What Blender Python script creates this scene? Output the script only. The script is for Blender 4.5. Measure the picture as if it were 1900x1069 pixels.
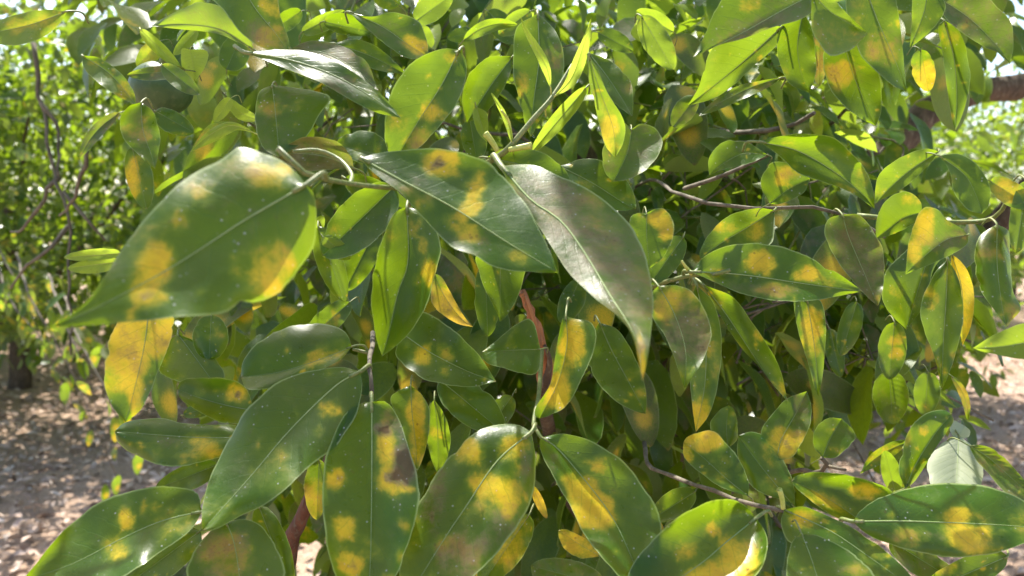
import bpy, math, random
import numpy as np
from mathutils import Vector, Matrix
random.seed(7)
RNG = np.random.default_rng(7)
scn = bpy.context.scene
for o in list(bpy.data.objects): bpy.data.objects.remove(o)

# ------------------------------------------------------------------ camera
CAM = Vector((0, 0, 1.45)); PITCH = math.radians(-5.4); F = 1425.0      # F: focal length in photo pixels
cd = bpy.data.cameras.new('camera'); cam = bpy.data.objects.new('camera', cd); scn.collection.objects.link(cam)
cam.location = CAM; cam.rotation_euler = (math.radians(90) + PITCH, 0, 0)
cd.sensor_width = 36; cd.lens = 36 * F / 1900; cd.clip_start = 0.02; cd.clip_end = 400
cd.dof.use_dof = True; cd.dof.focus_distance = 0.52; cd.dof.aperture_fstop = 9.5
scn.camera = cam
FWD = Vector((0, math.cos(PITCH), math.sin(PITCH))); UP = Vector((0, -math.sin(PITCH), math.cos(PITCH))); RT = Vector((1, 0, 0))

# ------------------------------------------------------------------ sky, sun, exposure
SUN_EL, SUN_AZ = math.radians(58), math.radians(-22)        # azimuth from +Y, towards +X
w = bpy.data.worlds.new('World'); scn.world = w; w.use_nodes = True
nt = w.node_tree; bg = nt.nodes['Background']; sky = nt.nodes.new('ShaderNodeTexSky'); sky.sky_type = 'NISHITA'
sky.sun_disc = False; sky.sun_elevation = SUN_EL; sky.sun_rotation = SUN_AZ; sky.dust_density = 2.0; sky.air_density = 1.0
nt.links.new(sky.outputs[0], bg.inputs[0]); bg.inputs[1].default_value = 0.15
sd = bpy.data.lights.new('sun', 'SUN'); sd.energy = 5.0; sd.angle = math.radians(0.55); sd.color = (1, .95, .86)
sun = bpy.data.objects.new('sun', sd); scn.collection.objects.link(sun)
SDIR = Vector((math.sin(SUN_AZ) * math.cos(SUN_EL), math.cos(SUN_AZ) * math.cos(SUN_EL), math.sin(SUN_EL)))
sun.rotation_euler = SDIR.to_track_quat('Z', 'Y').to_euler()
scn.view_settings.view_transform = 'Standard'; scn.view_settings.look = 'None'
scn.view_settings.gamma = 1.0; scn.view_settings.use_curve_mapping = False
scn.view_settings.exposure = 1.38
scn.render.engine = 'CYCLES'
scn.cycles.max_bounces = 8; scn.cycles.transmission_bounces = 6; scn.cycles.diffuse_bounces = 5

# ------------------------------------------------------------------ helpers
def P(px, py, d):
    """point at depth d (m along the view axis) on the ray of photo pixel (px, py)"""
    px, py, d = float(px), float(py), float(d); return CAM + d * (FWD + RT * ((px - 950) / F) - UP * ((py - 534.5) / F))
def link(name, mesh, parent=None, loc=None, mat=None):
    o = bpy.data.objects.new(name, mesh); scn.collection.objects.link(o)
    if parent: o.parent = parent
    if loc is not None: o.location = loc
    if mat is not None and mesh is not None and not mesh.materials: mesh.materials.append(mat)
    return o
def thing(name, label, cat, loc, group=None):
    o = link(name, None, None, loc); o['label'] = label; o['category'] = cat
    o.empty_display_size = .1
    if group: o['group'] = group
    return o
def mesh_np(name, V, Q, uv=None, col=None, smooth=True):
    """V (n,3), Q (m,4) quads; uv per vertex (n,2); col per vertex (n,4)"""
    me = bpy.data.meshes.new(name); V = np.asarray(V, np.float32); Q = np.asarray(Q, np.int32)
    me.vertices.add(len(V)); me.vertices.foreach_set('co', V.ravel())
    me.loops.add(Q.size); me.loops.foreach_set('vertex_index', Q.ravel())
    me.polygons.add(len(Q)); me.polygons.foreach_set('loop_start', np.arange(len(Q), dtype=np.int32) * 4)
    me.polygons.foreach_set('loop_total', np.full(len(Q), 4, np.int32))
    me.update(calc_edges=True)
    me.polygons.foreach_set('use_smooth', np.full(len(Q), smooth))
    if uv is not None:
        l = me.uv_layers.new(name='UVMap'); l.data.foreach_set('uv', np.asarray(uv, np.float32)[Q.ravel()].ravel())
    if col is not None:
        a = me.attributes.new('pig', 'FLOAT_COLOR', 'POINT'); a.data.foreach_set('color', np.asarray(col, np.float32).ravel())
    me.validate(); return me
def catmull(pts, n):
    p = np.asarray(pts, float); p = np.vstack([2 * p[0] - p[1], p, 2 * p[-1] - p[-2]]); out = []
    for i in range(1, len(p) - 2):
        for t in np.linspace(0, 1, 12, endpoint=False):
            out.append(.5 * (2 * p[i] + (p[i+1] - p[i-1]) * t + (2*p[i-1] - 5*p[i] + 4*p[i+1] - p[i+2]) * t*t + (3*p[i] - p[i-1] - 3*p[i+1] + p[i+2]) * t**3))
    out.append(p[-2]); out = np.array(out)
    s = np.r_[0, np.cumsum(np.linalg.norm(np.diff(out, axis=0), axis=1))]; u = np.linspace(0, s[-1], n)
    return np.stack([np.interp(u, s, out[:, k]) for k in range(out.shape[1])], 1)
def tube_arrays(pts, r0, r1, n=None, sides=6, wob=0.0, seed=0):
    pts = np.array([tuple(p) for p in pts]); n = n or max(4, 4 * (len(pts) - 1)); c = catmull(pts, n)
    rg = np.random.default_rng(seed + 11)
    if wob: c[1:-1] += rg.normal(0, wob, (n - 2, 3))
    T = np.gradient(c, axis=0); T /= np.linalg.norm(T, axis=1)[:, None] + 1e-12
    ref = np.array([.31, .52, .8]); A = np.cross(T, ref); A /= np.linalg.norm(A, axis=1)[:, None] + 1e-9; B = np.cross(T, A)
    r = np.linspace(r0, r1, n) * (1 + (rg.normal(0, .07, n) if wob else 0)); a = np.linspace(0, 2 * math.pi, sides, endpoint=False)
    V = c[:, None] + r[:, None, None] * (np.cos(a)[None, :, None] * A[:, None] + np.sin(a)[None, :, None] * B[:, None])
    V = V.reshape(-1, 3); Q = []
    for i in range(n - 1):
        for k in range(sides):
            k2 = (k + 1) % sides; Q.append((i*sides + k, i*sides + k2, (i+1)*sides + k2, (i+1)*sides + k))
    for k in range(1, sides // 2):                        # end caps
        Q.append((0, sides - k, sides - k - 1, k) if sides - k - 1 != k else (0, sides - k, k, 0))
        b = (n - 1) * sides; Q.append((b, b + k, b + sides - k - 1, b + sides - k) if sides - k - 1 != k else (b, b, b + k, b + sides - k))
    Q = [q for q in Q if len(set(q)) == 4]
    return V, Q
def tube(name, pts, r0, r1, mat, parent, sides=6, wob=0.0, seed=0, n=None):
    V, Q = tube_arrays(pts, r0, r1, n, sides, wob, seed); o0 = V[0].copy()
    base = parent_world(parent)
    return link(name, mesh_np(name, V - o0, Q), parent, Vector(o0) - base, mat)
def parent_world(p):
    v = Vector((0, 0, 0))
    while p: v = v + p.location; p = p.parent
    return v

# ------------------------------------------------------------------ materials
def nodes(name):
    m = bpy.data.materials.new(name); m.use_nodes = True; t = m.node_tree; t.nodes.clear()
    out = t.nodes.new('ShaderNodeOutputMaterial'); return m, t, out
class G:                                                     # tiny node helper
    def __init__(s, t): s.t = t
    def n(s, kind, **kw):
        x = s.t.nodes.new(kind)
        for k, v in kw.items(): setattr(x, k, v)
        return x
    def put(s, sock, v):
        if hasattr(v, 'is_output'): s.t.links.new(v, sock)
        else: sock.default_value = v
    def math(s, op, a, b=0.0, c=None, clamp=False):
        x = s.n('ShaderNodeMath', operation=op, use_clamp=clamp); s.put(x.inputs[0], a); s.put(x.inputs[1], b)
        if c is not None: s.put(x.inputs[2], c)
        return x.outputs[0]
    def step(s, v, lo, hi):
        x = s.n('ShaderNodeMapRange', interpolation_type='SMOOTHSTEP'); s.put(x.inputs[0], v); x.inputs[1].default_value = lo; x.inputs[2].default_value = hi
        return x.outputs[0]
    def mix(s, f, a, b):
        x = s.n('ShaderNodeMix', data_type='RGBA'); s.put(x.inputs[0], f)
        for sock, v in ((x.inputs[6], a), (x.inputs[7], b)): s.put(sock, v if hasattr(v, 'is_output') else (*v, 1))
        return x.outputs[2]
    def noise(s, vec, scale, detail=3, rough=.55):
        x = s.n('ShaderNodeTexNoise'); s.put(x.inputs['Vector'], vec); x.inputs['Scale'].default_value = scale
        x.inputs['Detail'].default_value = detail; x.inputs['Roughness'].default_value = rough
        return x.outputs[0]

def leaf_material():
    m, t, out = nodes('citrus_leaf'); g = G(t)
    at = g.n('ShaderNodeAttribute', attribute_name='pig'); sep = g.n('ShaderNodeSeparateColor'); t.links.new(at.outputs['Color'], sep.inputs[0])
    Y, D, N, R = sep.outputs[0], sep.outputs[1], sep.outputs[2], at.outputs['Alpha']
    tc = g.n('ShaderNodeTexCoord'); oi = g.n('ShaderNodeObjectInfo')
    ob = g.n('ShaderNodeVectorMath', operation='ADD'); t.links.new(tc.outputs['Object'], ob.inputs[0])
    off = g.n('ShaderNodeVectorMath', operation='SCALE'); off.inputs[0].default_value = (3.1, 7.7, 5.3); t.links.new(oi.outputs['Random'], off.inputs['Scale']); t.links.new(off.outputs[0], ob.inputs[1])
    p = ob.outputs[0]
    n_blot = g.noise(p, 75, 3, .6)
    uv = g.n('ShaderNodeSeparateXYZ'); t.links.new(tc.outputs['UV'], uv.inputs[0]); u = uv.outputs[0]
    v = g.math('ABSOLUTE', g.math('MULTIPLY_ADD', uv.outputs[1], 2.0, -1.0))
    n_lo, n_mid, n_hi = g.noise(p, 28, 2), g.noise(p, 130, 4, .6), g.noise(p, 620, 3, .65)
    # lateral veins
    ph = g.math('ADD', g.math('MULTIPLY', u, 11.0), g.math('MULTIPLY', v, -2.3)); ph = g.math('ADD', ph, g.math('MULTIPLY', n_mid, .5))
    saw = g.math('ABSOLUTE', g.math('SUBTRACT', g.math('FRACT', ph), .5))
    vein = g.math('MULTIPLY', g.step(saw, .07, .0), g.step(v, .98, .6))
    # chlorotic blotch mask, also carrying sunlit patches painted on some leaves
    ym = g.math('ADD', Y, g.math('MULTIPLY', g.math('SUBTRACT', n_blot, .5), 1.5)); ym = g.math('ADD', ym, g.math('MULTIPLY', g.math('SUBTRACT', n_mid, .5), .7)); ym = g.math('ADD', ym, g.math('MULTIPLY', g.math('SUBTRACT', n_hi, .5), .35))
    ymask = g.math('MULTIPLY', g.step(ym, .22, 1.0), g.step(Y, .05, .4))
    dm = g.math('ADD', D, g.math('MULTIPLY', g.math('SUBTRACT', n_hi, .5), .6)); dm = g.math('ADD', dm, g.math('MULTIPLY', g.math('SUBTRACT', n_mid, .5), .6)); dm = g.math('ADD', dm, g.math('MULTIPLY', g.math('SUBTRACT', n_blot, .5), 1.1))
    dmask = g.math('MULTIPLY', g.math('MULTIPLY', g.step(dm, .1, .9), .85), g.step(D, .04, .25))
    gcol = g.mix(g.step(n_lo, .3, .7), (.006, .040, .009), (.021, .088, .005)); gcol = g.mix(R, gcol, (.040, .090, .006))
    gcol = g.mix(g.math('MULTIPLY', g.step(n_blot, .5, .72), .4), gcol, (.055, .13, .006)); gcol = g.mix(g.math('MULTIPLY', g.step(n_mid, .55, .75), .4), gcol, (.012, .05, .012))
    gcol = g.mix(N, gcol, (.30, .40, .045))
    ycol = g.mix(n_hi, (.58, .42, .008), (.80, .63, .035)); ycol = g.mix(g.step(n_mid, .35, .7), ycol, (.54, .37, .012))
    dcol = g.mix(g.step(n_mid, .3, .7), (.085, .070, .035), (.25, .205, .11)); dcol = g.mix(g.step(n_blot, .45, .7), dcol, (.19, .125, .055)); dcol = g.mix(g.math('MULTIPLY', g.step(n_hi, .5, .7), .5), dcol, (.05, .04, .03))
    halo = g.math('MULTIPLY', g.step(ym, -.15, .5), g.step(Y, .005, .2)); gcol = g.mix(g.math('MULTIPLY', halo, .75), gcol, (.13, .19, .012))
    col = g.mix(ymask, gcol, ycol); col = g.mix(dmask, col, dcol); col = g.mix(g.math('MULTIPLY', g.step(D, .78, .95), .85), col, g.mix(n_mid, (.03, .014, .008), (.085, .045, .022)))
    col = g.mix(g.math('MULTIPLY', vein, .2), col, (.10, .20, .03))
    col = g.mix(g.math('MULTIPLY', g.step(v, .95, .985), .6), col, (.34, .42, .17))
    vor = g.n('ShaderNodeTexVoronoi'); t.links.new(p, vor.inputs['Vector']); vor.inputs['Scale'].default_value = 240
    sp = g.math('MULTIPLY', g.step(vor.outputs['Distance'], .17, .08), g.step(n_mid, .46, .6))
    col = g.mix(g.math('MULTIPLY', sp, .6), col, (.55, .55, .5))
    v2 = g.n('ShaderNodeTexVoronoi'); t.links.new(p, v2.inputs['Vector']); v2.inputs['Scale'].default_value = 190
    sp2 = g.math('MULTIPLY', g.step(v2.outputs['Distance'], .2, .1), g.step(n_blot, .5, .66)); col = g.mix(g.math('MULTIPLY', sp2, .75), col, (.035, .02, .012))
    tipb = g.math('MULTIPLY', g.step(g.math('ADD', u, g.math('MULTIPLY', n_mid, .08)), 1.0, 1.05), .8); col = g.mix(tipb, col, (.16, .09, .04))
    # dust film, thicker where the blade is older
    dust = g.math('MULTIPLY', g.math('MULTIPLY', g.step(n_mid, .42, .75), g.step(n_blot, .42, .7)), .30)
    col = g.mix(dust, col, (.15, .145, .085))
    geo = g.n('ShaderNodeNewGeometry'); bk = geo.outputs['Backfacing']
    under = g.mix(.55, col, (.24, .29, .14)); under = g.mix(g.math('MULTIPLY', vein, .3), under, (.3, .36, .17))
    under = g.mix(g.step(R, .75, 1.0), under, g.mix(vein, g.mix(n_mid, (.36, .39, .27), (.44, .46, .33)), (.27, .31, .18)))  # whitest undersides: direct sun on a pale blade put into the colour
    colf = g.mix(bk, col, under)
    tcol = g.mix(n_lo, (.21, .36, .006), (.36, .50, .010)); tcol = g.mix(ymask, tcol, (.80, .52, .03)); tcol = g.mix(N, tcol, (.52, .66, .06))
    tcol = g.mix(g.math('MULTIPLY', dmask, .8), tcol, (.20, .13, .05)); tcol = g.mix(g.math('MULTIPLY', vein, .35), tcol, (.14, .26, .01))
    bp = g.n('ShaderNodeBump'); bp.inputs['Strength'].default_value = .5; bp.inputs['Distance'].default_value = .0006
    h = g.math('ADD', g.math('MULTIPLY', vein, -.14), g.math('MULTIPLY', n_hi, .22)); h = g.math('ADD', h, g.math('MULTIPLY', n_mid, .9)); t.links.new(h, bp.inputs['Height'])
    pr = g.n('ShaderNodeBsdfPrincipled'); t.links.new(colf, pr.inputs['Base Color']); t.links.new(bp.outputs[0], pr.inputs['Normal'])
    rg = g.math('MULTIPLY_ADD', n_blot, .40, .14); rg = g.math('ADD', rg, g.math('MULTIPLY', dmask, .12)); rg = g.math('ADD', rg, g.math('MULTIPLY', bk, .2))
    t.links.new(rg, pr.inputs['Roughness']); pr.inputs['Specular IOR Level'].default_value = .38
    tr = g.n('ShaderNodeBsdfTranslucent'); t.links.new(tcol, tr.inputs[0]); t.links.new(bp.outputs[0], tr.inputs['Normal'])
    mx = g.n('ShaderNodeMixShader'); t.links.new(g.math('MULTIPLY_ADD', N, .2, .39), mx.inputs[0]); t.links.new(pr.outputs[0], mx.inputs[1]); t.links.new(tr.outputs[0], mx.inputs[2])
    t.links.new(mx.outputs[0], out.inputs[0]); return m
def simple(name, c0, c1, scale, rough=.75, bump=.4, dist=.002, stretch=None, spec=.3, c2=None):
    m, t, out = nodes(name); g = G(t); tc = g.n('ShaderNodeTexCoord'); p = tc.outputs['Object']
    if stretch:
        mp = g.n('ShaderNodeMapping'); mp.inputs['Scale'].default_value = stretch; t.links.new(p, mp.inputs[0]); p = mp.outputs[0]
    n1, n2 = g.noise(p, scale, 5, .65), g.noise(p, scale * 4.3, 4, .6)
    col = g.mix(g.step(n1, .3, .7), c0, c1)
    if c2: col = g.mix(g.step(n2, .5, .72), col, c2)
    bp = g.n('ShaderNodeBump'); bp.inputs['Strength'].default_value = bump; bp.inputs['Distance'].default_value = dist; t.links.new(g.math('ADD', n1, g.math('MULTIPLY', n2, .5)), bp.inputs['Height'])
    pr = g.n('ShaderNodeBsdfPrincipled'); t.links.new(col, pr.inputs['Base Color']); t.links.new(bp.outputs[0], pr.inputs['Normal'])
    pr.inputs['Roughness'].default_value = rough; pr.inputs['Specular IOR Level'].default_value = spec
    t.links.new(pr.outputs[0], out.inputs[0]); return m
M_LEAF = leaf_material()
M_STEM = simple('green_stem', (.10, .15, .035), (.20, .22, .07), 160, .5, .3, .0006, c2=(.26, .22, .12))
M_RIB = simple('leaf_rib', (.20, .27, .08), (.28, .34, .13), 240, .5, .2, .0003)
M_YOUNG = simple('young_shoot', (.34, .40, .07), (.50, .50, .14), 200, .45, .2, .0003)
M_TWIG = simple('grey_twig', (.085, .07, .05), (.20, .17, .125), 90, .85, .7, .0015, (1, 1, .35), c2=(.09, .085, .06))
M_BARK = simple('brown_bark', (.055, .038, .027), (.13, .09, .062), 34, .9, .9, .006, (1, 1, .3), c2=(.19, .16, .12))
M_RED = simple('peeled_wood', (.24, .085, .035), (.46, .20, .085), 70, .7, .8, .002, (1, 1, .2), c2=(.15, .10, .07))
M_DARKRED = simple('red_brown_bark', (.055, .022, .013), (.14, .055, .03), 70, .8, .8, .002, (1, 1, .2), c2=(.10, .08, .06))
M_FRUIT = simple('green_peel', (.045, .085, .03), (.07, .125, .04), 50, .45, .6, .0012, spec=.35, c2=(.09, .13, .05))

# ------------------------------------------------------------------ the foreground tree
ROOT = Vector((.42, 1.75, 0))
tree = thing('citrus_tree', 'foreground citrus tree with large yellow blotched drooping green leaves filling the view', 'tree', ROOT)
NL = 0
def add_leaf(base, tip, M, L, R, d0, gy=.5, gx=0., fold=-.22, sag=0., Y=(), B=(), dust=0., young=0., up=True, pt=None, ptd=.012, label=None, wav=1.35, ripple=0., rnd=None, rib=True, rows=39):
    """one traced blade: midrib M and the two margins L, R in photo pixels, d0 the depth of its base, gy / gx how the blade recedes"""
    global NL; NL += 1; hc = 9; rg = np.random.default_rng(NL * 17 + 3); base = np.array(base, float); tip = np.array(tip, float)
    cm, cl, cr = (catmull([base, *q, tip], rows) for q in (M, L, R))
    s = np.linspace(0, 1, hc + 1)
    grid = np.concatenate([cl[:, None] * s[::-1][None, :, None] + cm[:, None] * (1 - s[::-1])[None, :, None],
                           (cr[:, None] * s[None, :, None] + cm[:, None] * (1 - s)[None, :, None])[:, 1:]], 1)      # rows x (2hc+1) x 2
    nc = 2 * hc + 1; k = d0 / F; t = np.linspace(0, 1, rows)[:, None]
    sl = np.concatenate([-s[::-1], s[1:]])[None, :]
    wd = np.linalg.norm(grid - cm[:, None], axis=2)
    dep = d0 + k * ((base[1] - grid[..., 1]) * gy + (grid[..., 0] - base[0]) * gx + (fold + rg.normal(0, .07)) * wd)
    ln = np.linalg.norm(tip - base) * k; wm = wd.max() + 1e-6; cu = rg.normal(0, .22)
    dep += k * cu * wd * (np.abs(sl) ** 2) * (1 + .8 * np.sin(5 * t + rg.uniform(0, 6)))
    dep += sag * ln * t ** 2 * 1.0
    f1, f2, p1, p2 = rg.uniform(1.6, 3.2), rg.uniform(3.5, 6.5), rg.uniform(0, 6.3), rg.uniform(0, 6.3)
    dep += wav * ln * (.020 * np.sin(f1 * 6.28 * t * .6 + p1 + sl) * np.abs(sl) ** 1.5 + .010 * np.sin(f2 * 6.28 * t * .7 + p2) * np.sign(sl) * np.abs(sl) ** 2)
    dep += ripple * ln * np.sin(11 * 6.28 * (t - .2 * np.abs(sl))) * np.abs(sl) * (1 - np.abs(sl)) * 4
    dep += ln * .004 * (1 - np.abs(sl)) ** 6                                        # groove along the midrib
    # margins are never a perfect curve
    e = (rg.normal(0, 1, (rows, 2))); e = (e + np.roll(e, 1, 0) + np.roll(e, -1, 0)) / 3
    px = grid.copy()
    for j, sd_ in ((0, 0), (nc - 1, 1)):
        px[1:-1, j] += ((grid[1:-1, j] - cm[1:-1]) * .025) * e[1:-1, sd_][:, None]
    if rg.random() < .45:
        for _ in range(rg.integers(1, 3)):
            i0, side, dep_, wi = rg.uniform(.15, .9) * rows, rg.integers(0, 2), rg.uniform(.03, .13), rg.uniform(.7, 2.2)
            for i in range(1, rows - 1):
                sc = 1 - dep_ * math.exp(-((i - i0) / wi) ** 2)
                for j in (range(hc) if side == 0 else range(hc + 1, nc)):
                    a_ = abs(sl[0, j]); px[i, j] = cm[i] + (px[i, j] - cm[i]) * (1 - (1 - sc) * a_ ** 3)
    V = np.array([[tuple(P(px[i, j, 0], px[i, j, 1], dep[i, j])) for j in range(nc)] for i in range(rows)]).reshape(-1, 3)
    Q = [(i*nc + j, (i+1)*nc + j, (i+1)*nc + j + 1, i*nc + j + 1) for i in range(rows - 1) for j in range(nc - 1)]
    uv = np.stack([np.repeat(np.linspace(0, 1, rows), nc), np.tile((sl[0] + 1) / 2, rows)], 1)
    q = px.reshape(-1, 2)
    def blobs(lst):
        o = np.zeros(len(q))
        for b in lst:
            x, y, rx = b[:3]; ry = b[3] if len(b) > 3 else rx; st = b[4] if len(b) > 4 else 1.
            ang = math.radians(b[5]) if len(b) > 5 else 0.
            dx, dy = q[:, 0] - x, q[:, 1] - y
            sat = [(dx, dy, 1.)] + [(dx - rx * .75 * math.cos(q_), dy - ry * .75 * math.sin(q_), f_) for q_, f_ in zip(rg.uniform(0, 6.28, 4), rg.uniform(.35, .65, 4))]
            for dx, dy, f_ in sat:
              a, c = dx * math.cos(ang) + dy * math.sin(ang), -dx * math.sin(ang) + dy * math.cos(ang)
              o = np.maximum(o, st * (.75 + .25 * f_) * np.exp(-((a / rx / f_ / .92) ** 2 + (c / ry / f_ / .92) ** 2) ** 1.6 * .6))
        return o
    Y = list(Y)
    if young < .5 and up:
        for _ in range(rg.integers(3, 9)):
            i_, j_ = rg.integers(3, rows - 3), rg.integers(1, nc - 1); Y.append((*px[i_, j_], *(rg.uniform(.012, .035, 2) * np.linalg.norm(tip - base)), rg.uniform(.3, .62)))
    B = list(B) + [(b[0] + b[2] * rg.uniform(-.3, .3), b[1] + b[2] * rg.uniform(-.3, .3), b[2] * rg.uniform(.2, .4), b[2] * rg.uniform(.2, .4), rg.uniform(.4, .9)) for b in Y if len(b) < 5 and rg.random() < .3]
    if young < .5 and up:
        for _ in range(2):
            i_, j_ = rg.integers(3, rows - 3), rg.integers(1, nc - 1); Y.append((*px[i_, j_], *(rg.uniform(.06, .12, 2) * np.linalg.norm(tip - base)), rg.uniform(.22, .36)))
    col = np.stack([blobs(Y), np.clip(np.maximum(blobs(B), blobs(B) * .6 + dust), 0, 1), np.full(len(q), young), np.full(len(q), rg.uniform(0, .7) if rnd is None else rnd)], 1)
    V3 = V.reshape(rows, nc, 3)                                  # make the upper face the front face
    nrm = np.cross(V3[rows//2 + 2, hc] - V3[rows//2, hc], V3[rows//2, hc + 3] - V3[rows//2, hc - 3]); toc = np.array(CAM) - V3[rows//2, hc]
    me_up = float(np.dot(nrm, toc)) > 0
    if me_up != up: Q = [x[::-1] for x in Q]
    b0 = V3[0, hc].copy()
    lf = link('leaf', mesh_np('leaf', V - b0, Q, uv, col), tree, Vector(b0) - ROOT, M_LEAF)
    if label: lf['label'] = label
    if rib:
        c = V3[:, hc][::2]; L_ = np.linalg.norm(c[-1] - c[0])
        V_, Q_ = tube_arrays(c, .0048 * L_, .0008 * L_, 24, 5)
        link('midrib', mesh_np('midrib', V_ - b0, Q_), lf, (0, 0, 0), M_YOUNG if young > .5 else M_RIB)
        dirn = V3[0, hc] - V3[3, hc]; dirn /= np.linalg.norm(dirn)
        if pt is not None: end = np.array(P(pt[0], pt[1], (pt[2] if len(pt) > 2 else d0 + ptd)))
        else: end = b0 + dirn * .005 + np.array(FWD) * .016 + np.array([0, 0, -.004])
        mid = b0 * .5 + end * .5 + dirn * .15 * np.linalg.norm(end - b0) + np.array([0, 0, .002])
        V_, Q_ = tube_arrays([c[1], b0, mid, end], .0105 * L_, .011 * L_, 12, 6)
        link('petiole', mesh_np('petiole', V_ - b0, Q_), lf, (0, 0, 0), M_YOUNG if young > .5 else M_STEM)
    return lf
def sl(base, tip, wl, wr, d0, m=.45, k=1.1, bend=0., **kw):
    """a blade from its half widths: wl on the left of the way base -> tip, wr on the right"""
    b, t = np.array(base, float), np.array(tip, float); D = t - b; ln = np.linalg.norm(D); p = np.array([D[1], -D[0]]) / ln
    us = [.05, .15, .3, .45, .6, .75, .88, .96]
    f = lambda u: (u / m) ** (k * m) * ((1 - u) / (1 - m)) ** (k * (1 - m))
    mid = lambda u: b + D * u + p * bend * ln * 4 * u * (1 - u)
    return add_leaf(base, tip, [mid(.33), mid(.66)], [mid(u) + p * wl * f(u) for u in us], [mid(u) - p * wr * f(u) for u in us], d0, **kw)
A = add_leaf

# --- nearest leaves
A((568,343),(95,607),[(455,408),(380,457),(300,507),(190,565)], [(583,362),(588,420),(572,480),(525,540),(440,577),(330,588),(200,602)],
  [(548,318),(520,296),(480,280),(440,274),(405,300),(355,325),(300,370),(255,425),(215,480),(160,560)], .31, gy=.42, gx=.18, fold=-.10, sag=-.06,
  Y=[(285,500,32,48,1,20),(270,545,34,24),(500,500,38,46,.9),(440,495,16,24,.55),(500,330,40,26,.75),(335,405,18,16,.5),(370,355,30,16,.55,30)], B=[(500,480,30,30,.3),(420,330,60,30,.3,20)], dust=.13, rnd=.3,
  pt=(606,331,.33), label='large blurred leaf nearest the lens with orange yellow blotches and a long tip')
A((668,293),(1036,506),[(745,335),(840,385),(945,452)], [(704,284),(745,279),(795,276),(850,281),(905,302),(952,347),(988,402),(1018,460)],
  [(690,318),(738,354),(775,393),(819,441),(866,475),(918,496),(984,506)], .40, gy=.62, fold=.25, Y=[(822,303,34,24),(880,355,14,46,1,18),(860,395,14,22,.7,18),(865,432,24,18,.8),(965,480,22,14,.6),(760,360,28,14,.5,40)],
  B=[(812,303,11,8,1.2),(745,345,50,22,.45,42),(860,455,60,22,.35,30)], pt=(735,349,.415), rnd=.2, label='green leaf with an orange blotch near its base and a pale curled lower margin')  # blobs along the lower margin make it paler
A((930,308),(1192,707),[(985,372),(1040,410),(1085,470),(1130,545),(1178,625)], [(984,305),(1034,325),(1101,357),(1145,390),(1176,427),(1199,478),(1211,539),(1209,606),(1200,670)],
  [(945,345),(967,372),(1004,427),(1044,491),(1091,542),(1150,590),(1174,625),(1184,665)], .43, gy=1.1, fold=.22, Y=[(1188,670,10,44,1),(1110,420,45,10,.45,10),(1125,460,40,9,.4,10),(1020,400,20,12,.4)],
  B=[(1010,380,70,40,.66,40),(1090,470,80,60,.6,45),(1160,560,50,50,.58)], dust=.27, rnd=.5, pt=(915,296,.455), label='dusty grey brown leaf bending down to a yellow pointed tip')
# --- lower front row
A((668,690),(375,985),[(623,716),(539,797),(465,884)], [(672,722),(660,770),(625,825),(586,856),(505,928),(445,958),(400,982)],
  [(640,682),(600,684),(560,692),(515,709),(455,763),(414,834),(387,891),(375,945)], .46, gy=.75, fold=-.12, Y=[(612,760,18,13),(520,850,14,20,.35),(590,800,12,10,.3)], dust=.12, rnd=.35, pt=(688,684,.475), label='broad plain dark green leaf with one small yellow spot')
A((690,746),(682,1125),[(690,850),(689,960),(687,1050)], [(718,746),(741,780),(761,834),(775,898),(776,940),(765,990),(748,1045),(715,1095)],
  [(675,747),(647,763),(630,786),(609,835),(598,900),(600,975),(612,1040),(640,1095)], .45, gy=.55, fold=-.2, Y=[(718,835,18,50),(722,890,26,22),(752,906,16,10),(622,890,16,20),(640,980,20,22),(655,1050,22,22)],
  B=[(752,862,24,38,1.25),(733,788,24,26,.65),(712,797,16,12,1.1),(735,885,18,12,1.1)], rnd=.1, pt=(688,735,.462), label='hanging leaf with a ragged yellow blotch around a dark brown scar')
A((986,802),(752,1118),[(923,855),(866,938),(832,988),(790,1055)], [(990,822),(995,856),(992,901),(977,948),(943,1002),(908,1044),(840,1100)],
  [(960,788),(926,786),(886,800),(845,834),(812,877),(775,938),(755,988),(744,1035),(742,1085)], .45, gy=.62, fold=-.15, Y=[(870,838,26,26,.9),(955,828,32,22,.6,-40),(925,908,46,26),(945,940,16,26,.9),(855,1030,38,40,.55),(960,870,12,12,.4)],
  B=[(860,1030,42,42,.7),(845,1015,9,6,1.1),(800,960,7,6,1.1),(812,930,24,50,.45),(935,975,34,40,.4,30),(978,880,14,50,.4)], rnd=.15, pt=(992,790,.462), label='oval leaf with a yellow arc and a pinkish brown patch at its lower end')
A((1004,812),(1195,1095),[(1034,832),(1085,891),(1135,958),(1170,1030)], [(1027,807),(1054,805),(1101,820),(1149,850),(1186,891),(1216,941),(1227,975),(1222,1040)],
  [(1001,828),(1010,853),(1030,890),(1058,941),(1081,988),(1118,1035),(1155,1075)], .46, gy=.6, fold=-.25, Y=[(1082,915,36,30,1,45),(1100,950,44,28,1,20),(1117,862,20,16,.7),(1055,890,16,16,.7)], B=[(1022,858,14,26,.35),(1110,1010,30,30,.2)], rnd=.1, pt=(993,797,.47), label='oval leaf with one big yellow blotch beside its midrib')
A((1402,962),(1152,1125),[(1344,1009),(1300,1046),(1225,1095)], [(1415,978),(1424,1005),(1420,1040),(1402,1072),(1340,1120),(1240,1140)],
  [(1385,940),(1351,926),(1310,933),(1260,958),(1212,1000),(1172,1050)], .43, gy=.75, fold=-.1, Y=[(1365,1035,36,40,1,30),(1320,1065,40,26,.9),(1322,985,15,13,.8),(1272,1025,20,18,.8)], B=[(1395,985,20,30,.3)], rnd=.3, pt=(1432,957,.445), label='broad leaf with its lower half mostly yellow at the bottom edge')
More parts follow.
